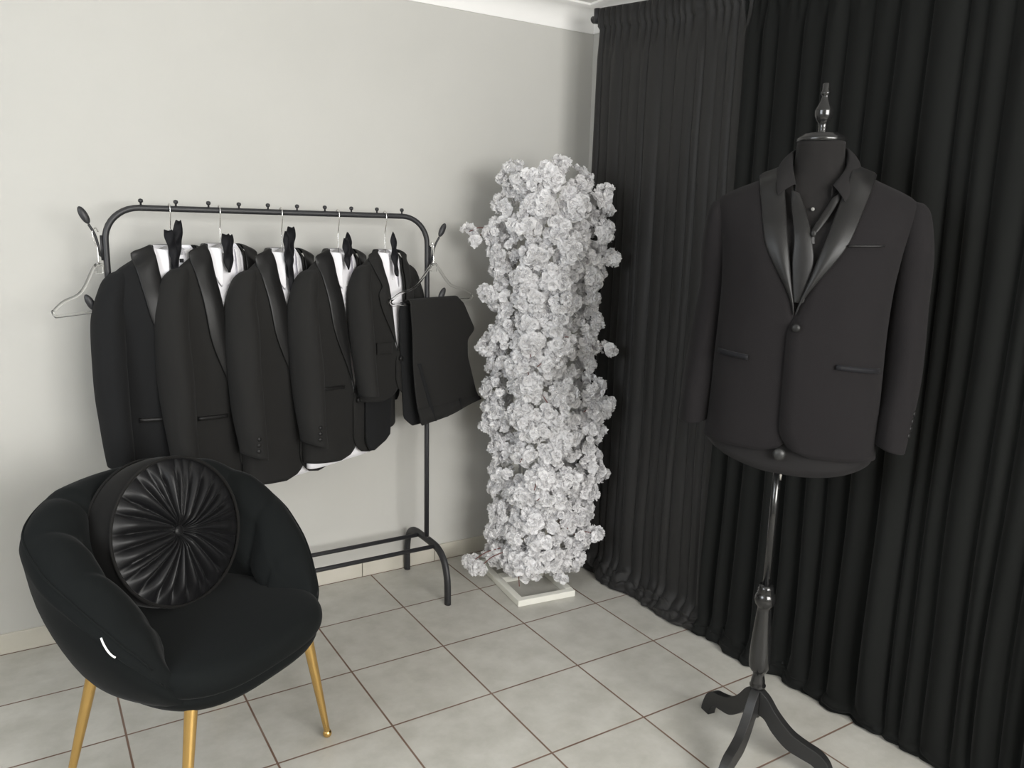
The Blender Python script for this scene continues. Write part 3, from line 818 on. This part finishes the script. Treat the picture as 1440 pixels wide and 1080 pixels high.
# sprays that stand out from the outline
for lat, z, dep, rad, nb, st in ((-.278, 1.418, .03, .022, 5, (-.20, 1.425, .05)), (-.250, 1.385, .04, .020, 4, (-.20, 1.42, .05)), (.067, 1.672, .05, .026, 7, (.02, 1.58, .06)), (.268, .985, .05, .026, 7, (.18, .99, .08)), (.252, .225, .06, .028, 7, (.16, .23, .08)), (-.250, .100, .09, .026, 7, (-.13, .17, .1)), (-.215, .088, .12, .024, 6, (-.12, .16, .12)),
        (-.035, .090, .09, .034, 9, None), (.115, .080, .12, .028, 7, (.08, .15, .12)), (.235, 1.575, .04, .024, 6, None), (.265, 1.33, .04, .03, 8, (.17, 1.31, .08)), (-.205, 1.19, .06, .028, 8, None), (-.205, .975, .06, .028, 7, None), (.268, .76, .05, .030, 9, (.18, .74, .1)), (.262, .48, .05, .028, 8, None), (-.195, .675, .05, .03, 8, None)):
    cluster(lat, z, dep, rad, int(nb * 1.7), None, st); cnt += 1
# loose blossoms behind and between the clusters
mb = MB()
for i in range(800):
    z = rf.uniform(.12, 1.62); l, r_ = eL(z) + .05, eR(z) - .05; t = rf.uniform(0, 2 * PI); q = rf.uniform(.80, 1.05)
    lat = (l + r_) / 2 + (r_ - l) / 2 * math.cos(t) * q; dep = .138 * math.sin(t) * q
    c = C0 + Rv * lat + Nv * dep + Vector((0, 0, z))
    blossom(mb, c, .024, rf, (Rv * math.cos(t) + Nv * math.sin(t) + rdir(rf) * .3).normalized())
o = mb.build('loose_blossom', M['petal'], fs, weld=False); o['kind'] = 'stuff'

# ------------------------------------------------------------------ backdrop stand and drapes
RX = .90
def rodz(y): return interp([(-2.4, 2.20), (-1.2, 2.19), (-.38, 2.222), (.06, 2.272)], y)
bs = empty('backdrop_stand', (RX + .045, .07, 0)); tag(bs, 'black backdrop stand with the rail end and knob showing above the drape', 'backdrop stand')
MB().tube([(0, 0, .02), (0, 0, 2.30)], .013, 14).build('upright', M['rack'], bs)
MB().tube([(0, -2.45, .02), (0, -2.45, 2.22)], .013, 14).build('upright', M['rack'], bs)
MB().tube([(-.045, y - .07, rodz(y)) for y in (.075, -.1, -.38, -.8, -1.2, -1.8, -2.4)], .014, 14).build('cross_bar', M['rack'], bs)
MB().tube([(-.052, .030, 2.245), (-.052, .030, 2.298)], .016, 16).build('bar_socket', M['rack'], bs)
MB().tube([(-.052, .030, 2.265), (-.052, .058, 2.262)], [.008, .015], 12).build('knob', M['rack'], bs)
for y0 in (0, -2.45):
    bb = MB()
    for a in (90, -90, 180): bb.tube([(0, y0, .10), (.16 * math.cos(R(a)) if a == 180 else 0, y0 + .22 * math.sin(R(a)), .012)] if a != 180 else [(0, y0, .10), (.0, y0, .3)], .009, 10)
    bb.build('foot', M['rack'], bs)

def drape(name, label, y0, y1, m, wmin, wmax, amp, seed, puddle, root_group=None):
    rg = random.Random(seed)
    # pleats: (start, width) measured along the rail
    pl = []; y = y0
    while y > y1:
        w = rg.uniform(wmin, wmax); pl.append((y, w, rg.uniform(.55, 1.15), rg.uniform(-.35, .35))); y -= w
    yend = y
    L = y0 - yend; ny = int(L / .0052); rowsn = []
    vs = [0, .004, .012, .02, .03, .036, .042, .05, .06] + [.06 + .86 * k / 34 for k in range(1, 35)] + [.92 + .08 * k / 16 for k in range(1, 17)]
    for v in vs:
        row = []
        for j in range(ny + 1):
            yy = y0 - L * j / ny
            # find pleat, with slow sideways wander down the drape
            wander = .016 * noise.noise(Vector((yy * 3.1, v * 2.2, seed))) * v * 2
            q = clamp(yy + wander, yend + 1e-4, y0)
            for (ps, w, am, sk) in pl:
                if q <= ps and q > ps - w:
                    u = (ps - q) / w; break
            u2 = clamp(u + sk * u * (1 - u))
            prof = math.sin(PI * u2) ** .55
            a = amp * am * (w / ((wmin + wmax) / 2)) ** .6
            tz = rodz(yy)
            if v < .042:   # gathered heading over the bar
                f = v / .042; gat = .006 * math.sin(yy * 160 + 5 * noise.noise(Vector((yy * 8, seed, 0)))) + .004 * noise.noise(Vector((yy * 60, v * 30, seed)))
                z = tz + .020 - .075 * f; x = RX - .018 - .006 * math.sin(PI * f) + gat * (.4 + .6 * math.sin(PI * f))
            else:
                f = (v - .042) / .958; e = sm(f / .05); zt_ = tz - .055
                gat = .006 * math.sin(yy * 160 + 5 * noise.noise(Vector((yy * 8, seed, 0)))) * (1 - e)
                fall = a * (prof - .35) * (e * (.45 + .75 * f))
                lean = puddle(yy)[0] * f
                gg = sm((f - .80) / .2); x = RX - .014 + gat - fall * (1 - .75 * gg) - lean
                x += .006 * noise.noise(Vector((yy * 14, f * 5, seed + 4)))
                z = lerp(zt_, .0, f / .90) if f < .90 else 0
                if f > .86:
                    g = (f - .86) / .14; run = puddle(yy)[1]
                    z = max(lerp(zt_, 0, .86 / .90) * (1 - g) ** 1.8, 0) + .006 + (.045 * abs(noise.noise(Vector((yy * 11, g * 3, seed)))) + .020 * abs(noise.noise(Vector((yy * 26, g * 7, seed)))) + .008 * prof) * math.sin(PI * min(g * 1.02, 1)) * clamp(run / .05)
                    x -= run * sm(g) * (.8 + .75 * noise.noise(Vector((yy * 6, seed, 1)))) + .020 * noise.noise(Vector((yy * 13, g * 4, seed))) * g + .010 * noise.noise(Vector((yy * 30, g * 6, seed))) * g
            yd = yy + (.012 * noise.noise(Vector((yy * 6, v * 4, seed + 9))) * v)
            row.append((x, yd, z))
        rowsn.append(row)
    # back of the heading, so that it wraps the bar
    wrap = [[(2 * RX - 2 * .018 - x + .036, y, z) for x, y, z in rowsn[k]] for k in (5, 3, 1)]
    wrap += [[(RX, y, z + .006) for x, y, z in rowsn[0]]]
    o = MB().grid(wrap + rowsn).build(name, m, None)
    tag(o, label, 'curtain', root_group); return o
drape('backdrop_drape', 'charcoal satin backdrop drape with fine pleats beside the flower column', .085, -.70, M['drapeA'], .028, .085, .022, 21, lambda y: (interp([(-.7, .015), (-.1, .03), (.1, .02)], y), interp([(-.72, .05), (-.55, .075), (-.4, .055), (-.2, .07), (0, .075), (.06, .03)], y)))
drape('backdrop_drape', 'black velvet backdrop drape with deep folds behind the suited mannequin', -.685, -2.35, M['drapeB'], .040, .105, .062, 33, lambda y: (.012, interp([(-2.3, .0), (-1.5, .0), (-1.3, .012), (-1.0, .04), (-.7, .05)], y)))

# ------------------------------------------------------------------ mannequin
MQ = (.490, -1.277); MA = R(-51.1)
mq = empty('mannequin', (MQ[0], MQ[1], 0), MA)
tag(mq, 'black tailor mannequin with turned finial and tripod base wearing the dinner suit', 'mannequin')
MB().lathe([(.0, .112), (.012, .113), (.0145, .118), (.0145, .20), (.021, .202), (.022, .208), (.019, .213), (.0185, .222), (.0155, .237), (.0150, .247), (.022, .252), (.027, .262), (.0285, .285), (.0275, .33), (.0235, .38), (.0195, .425), (.0180, .437), (.020, .441), (.026, .449), (.0285, .462), (.0255, .475), (.0215, .480), (.0228, .484), (.0205, .488), (.0215, .492), (.0185, .496), (.0180, .502), (.0, .503)], 36).build('turned_column', M['wood'], mq)
MB().tube([(.0, 0, .48), (.003, 0, .9)], .0105, 20).build('pole', M['wood'], mq)
MB().tube([(.012, -.008, .80), (.012, -.008, .83)], .004, 8).build('pole_screw', M['steel'], mq)
for ang in (131, 251, 341):
    a = R(ang); d = Vector((math.cos(a), math.sin(a), 0)); n_ = Vector((-d.y, d.x, 0))
    top_ = cr([(.012, .198), (.035, .180), (.065, .142), (.105, .108), (.145, .092), (.180, .082), (.206, .060), (.222, .022), (.226, 0)], 5)
    bot_ = cr([(.012, .125), (.030, .118), (.055, .088), (.095, .058), (.135, .048), (.165, .042), (.180, .030), (.188, .012), (.190, 0)], 5)
    rows = []
    for (r1, z1), (r2, z2) in zip(top_, bot_):
        rows.append([d * r1 + n_ * .0125 + Vector((0, 0, z1)), d * r1 - n_ * .0125 + Vector((0, 0, z1)), d * r2 - n_ * .0125 + Vector((0, 0, z2)), d * r2 + n_ * .0125 + Vector((0, 0, z2))])
    mb = MB().grid(rows, cu=True); mb.cap(rows[0]); mb.cap(rows[-1])
    mb.build('leg', M['woodm'], mq, smooth=False, bevel=.003)
TC = Cut([(.905, -.155, .20, .10, .10), (1.05, -.15, .20, .105, .10), (1.2, -.135, .19, .10, .095), (1.38, -.16, .225, .11, .10), (1.47, -.165, .235, .09, .085), (1.515, -.13, .20, .065, .07), (1.545, -.07, .145, .058, .062), (1.575, -.028, .103, .056, .058), (1.61, -.020, .094, .053, .055), (1.648, -.018, .092, .054, .055)], 2.2)
rows = []
for i in range(70):
    z = lerp(TC.z0, TC.z1, i / 69)
    rows.append([(*TC.ring(z, 2 * PI * k / 48), z) for k in range(48)])
mb = MB().grid(rows, cu=True); mb.cap(rows[0][::-1]); mb.cap(rows[-1]); mb.build('torso', M['form'], mq)
NX = .037
MB().lathe([(.0, 1.645), (.054, 1.645), (.0575, 1.648), (.0580, 1.654), (.0545, 1.659), (.0500, 1.661), (.0480, 1.6645), (.040, 1.667), (.0, 1.668)], 48, (NX, 0, 0)).build('neck_cap', M['wood'], mq)
MB().lathe([(.0125, 1.664), (.0115, 1.668), (.0100, 1.676), (.0108, 1.680), (.0098, 1.683), (.0110, 1.686), (.0105, 1.690), (.0165, 1.697), (.0205, 1.706), (.0215, 1.714), (.0212, 1.717), (.0218, 1.719), (.0205, 1.722), (.0165, 1.730), (.0110, 1.741), (.0082, 1.751), (.0085, 1.754), (.0115, 1.757), (.0118, 1.761), (.0095, 1.765), (.0085, 1.768), (.0085, 1.780), (.0075, 1.782), (0, 1.7825)], 32, (NX, 0, 0)).build('finial', M['wood'], mq)
k_ = MB().ball((.003, -.132, .900), .0155, 20, 12, (1, .6, 1)).build('height_knob', M['woodm'], mq)

JC = Cut([(.900, -.190, .230, .125, .115), (.96, -.184, .228, .125, .115), (1.11, -.178, .226, .125, .112), (1.21, -.174, .226, .128, .110), (1.31, -.172, .231, .133, .108), (1.39, -.180, .244, .130, .106), (1.44, -.190, .258, .117, .100), (1.474, -.196, .266, .100, .092), (1.498, -.198, .266, .086, .085), (1.516, -.190, .250, .078, .080), (1.534, -.160, .218, .073, .077), (1.552, -.114, .178, .070, .075), (1.572, -.066, .142, .068, .073), (1.590, -.036, .112, .066, .070)], 2.6)
dj = empty('dinner_jacket', (MQ[0], MQ[1], 0), MA)
tag(dj, 'charcoal black dinner jacket with satin shawl lapels buttoned on the mannequin', 'jacket')
lpath = [(-.182, .004, 1.510, .010, .024), (-.188, .004, 1.504, .020, .038), (-.192, .004, 1.482, .027, .052), (-.191, .005, 1.44, .034, .060), (-.190, .012, 1.38, .040, .064), (-.190, .020, 1.31, .041, .061), (-.201, .022, 1.18, .042, .058), (-.209, .002, 1.08, .041, .056), (-.217, -.012, .995, .038, .050), (-.220, -.018, .948, .036, .046)]
rpath = [(.250, .004, 1.508, .012, .026), (.256, .004, 1.502, .022, .040), (.261, .004, 1.482, .031, .054), (.263, .004, 1.44, .038, .063), (.266, .010, 1.38, .044, .067), (.268, .016, 1.31, .046, .064), (.270, .014, 1.18, .046, .060), (.268, .000, 1.07, .043, .056), (.259, -.034, .980, .038, .050), (.254, -.042, .925, .035, .047)]
jacket(dj, JC, dict(vbot=1.245, c0=.010, ctop=.034, gneck=.078, lapw=.056, vpow=.95, seed=2.5, wr=.006, round=.075, hemtilt=-.05, hemarc=.0, collar=.02, ctilt=.35,
    sleeves=[dict(path=lpath, slant=.05, slanty=.15), dict(path=rpath, slant=-.25, slanty=.1, buttons=[(R(-22), .035 + .017 * q) for q in range(4)])],
    button=(.016, 1.212), pockets=[('breast_pocket', (.113, 1.404), (.190, 1.406), .0035, M['satin']), ('hip_pocket', (-.165, 1.138), (-.088, 1.131), .011, M['tie']), ('hip_pocket', (.112, 1.124), (.212, 1.114), .011, M['tie'])]), M['wool3'], M['satin'])
ds = empty('dress_shirt', (MQ[0], MQ[1], 0), MA); tag(ds, 'black dress shirt with open pointed collar worn by the mannequin under the dinner jacket', 'shirt')
SC = Cut([(r[0], r[1], r[2], r[3], r[4]) for r in [(.875, -.190, .230, .118, .108), (.96, -.184, .228, .12, .108), (1.11, -.178, .226, .12, .108), (1.31, -.172, .228, .125, .104), (1.41, -.182, .240, .121, .101), (1.46, -.186, .248, .104, .094), (1.495, -.176, .240, .084, .082), (1.522, -.13, .20, .074, .074), (1.545, -.07, .145, .069, .070), (1.562, -.035, .110, .066, .066)]], 2.4)
shirt(ds, SC, dict(k=.955, z0=.846, neck=(.037, .0, .060, .062, 1.592), gap=.68, stand=.040, tip=.030, tilt=1.25, tiltb=.25, spread=.10, hemarc=.045, hemtilt=-.06, seed=4, dip=.045, buttons=[1.487, 1.43, 1.37], bx=.030, shiny=True,
    fold=[(-.014, -.078, 1.544), (-.025, -.050, 1.588), (-.026, .0, 1.626), (0, .05, 1.640), (.037, .064, 1.645), (.074, .05, 1.640), (.099, .0, 1.630), (.098, -.050, 1.586), (.069, -.078, 1.541)],
    leaf=[(-.051, -.096, 1.517), (-.058, -.068, 1.552), (-.052, -.008, 1.594), (-.012, .066, 1.597), (.037, .084, 1.600), (.086, .066, 1.597), (.127, -.008, 1.594), (.121, -.068, 1.546), (.098, -.097, 1.502)]), M['blackshirt'])
# untied satin bow lying open over the shirt
bo = empty('bow_tie', (MQ[0], MQ[1], 0), MA); tag(bo, 'untied black satin bow tie crossed over the mannequin shirt', 'bow tie')
def ribbon(name, pts, off, lift=.004):
    P = cr(pts, 7); rows = []
    for x, z, w, tilt in P:
        ct, st = math.cos(tilt), math.sin(tilt); row = []
        for k in range(7):
            f = k / 3 - 1; px = x + w * f * ct; pz = z + w * f * st
            row.append((px, SC.fy(pz, px, .955) - off - lift * math.cos(f * 1.4) , pz))
        rows.append(row)
    return MB().grid(rows).build(name, M['satin'], bo, solid=.002, sub=1)
ribbon('ribbon_end', [(.084, 1.524, .020, R(42)), (.068, 1.490, .025, R(42)), (.051, 1.458, .022, R(38)), (.040, 1.436, .012, R(30)), (.033, 1.424, .008, R(20)), (.028, 1.405, .014, R(10))], .008)
ribbon('ribbon_end', [(-.012, 1.528, .012, R(-25)), (-.002, 1.490, .018, R(-20)), (.008, 1.450, .020, R(-15)), (.015, 1.41, .021, R(-8)), (.018, 1.37, .024, 0), (.019, 1.33, .022, 0), (.016, 1.27, .014, 0)], .011)
MB().ball((.036, SC.fy(1.431, .036, .955) - .018, 1.431), .006, 12, 8, (1, .4, 1.3)).build('clasp', M['satin'], bo)

# ------------------------------------------------------------------ light
def area(name, loc, rot, sx, sy, power, col):
    l = bpy.data.lights.new(name, 'AREA'); l.shape = 'RECTANGLE'; l.size = sx; l.size_y = sy; l.energy = power; l.color = col
    o = bpy.data.objects.new(name, l); COL.objects.link(o); o.location = loc; o.rotation_euler = rot; return o
area('daylight_rear_window', ((WIN1[0] + WIN1[1]) / 2, YR - .12, (WIN1[2] + WIN1[3]) / 2), (R(90), 0, 0), WIN1[1] - WIN1[0], WIN1[3] - WIN1[2], 172, (1.0, .985, .955))
area('daylight_side_window', (XL - .12, (WIN2[0] + WIN2[1]) / 2, (WIN2[2] + WIN2[3]) / 2), (R(90), 0, R(-90)), WIN2[1] - WIN2[0], WIN2[3] - WIN2[2], 46, (.90, .95, 1.0))
W = bpy.data.worlds.new('World'); S.world = W; W.use_nodes = True
W.node_tree.nodes['Background'].inputs[0].default_value = (.85, .92, 1, 1)
W.node_tree.nodes['Background'].inputs[1].default_value = 1.1

# ------------------------------------------------------------------ camera
cam = bpy.data.cameras.new('Camera'); co = bpy.data.objects.new('Camera', cam); COL.objects.link(co)
yaw, pitch, roll = R(31.94888), R(-10.79707), R(1.26978)
f = Vector((math.cos(pitch) * math.sin(yaw), math.cos(pitch) * math.cos(yaw), math.sin(pitch)))
r = Vector((math.cos(yaw), -math.sin(yaw), 0)); u = r.cross(f)
r2 = math.cos(roll) * r + math.sin(roll) * u; u2 = -math.sin(roll) * r + math.cos(roll) * u
mw = Matrix((r2, u2, -f)).transposed().to_4x4(); mw.translation = (-1.16047, -2.60776, 1.41821)
co.matrix_world = mw
cam.sensor_width = 36; cam.lens = 1117.649 / 1440 * 36; cam.clip_start = .02
S.camera = co
S.view_settings.view_transform = 'Standard'; S.view_settings.look = 'None'; S.view_settings.gamma = 1; S.view_settings.exposure = 0
S.view_settings.use_curve_mapping = False
S.cycles.max_bounces = 14; S.cycles.diffuse_bounces = 10; S.cycles.transmission_bounces = 14; S.cycles.glossy_bounces = 6; S.cycles.use_denoising = True
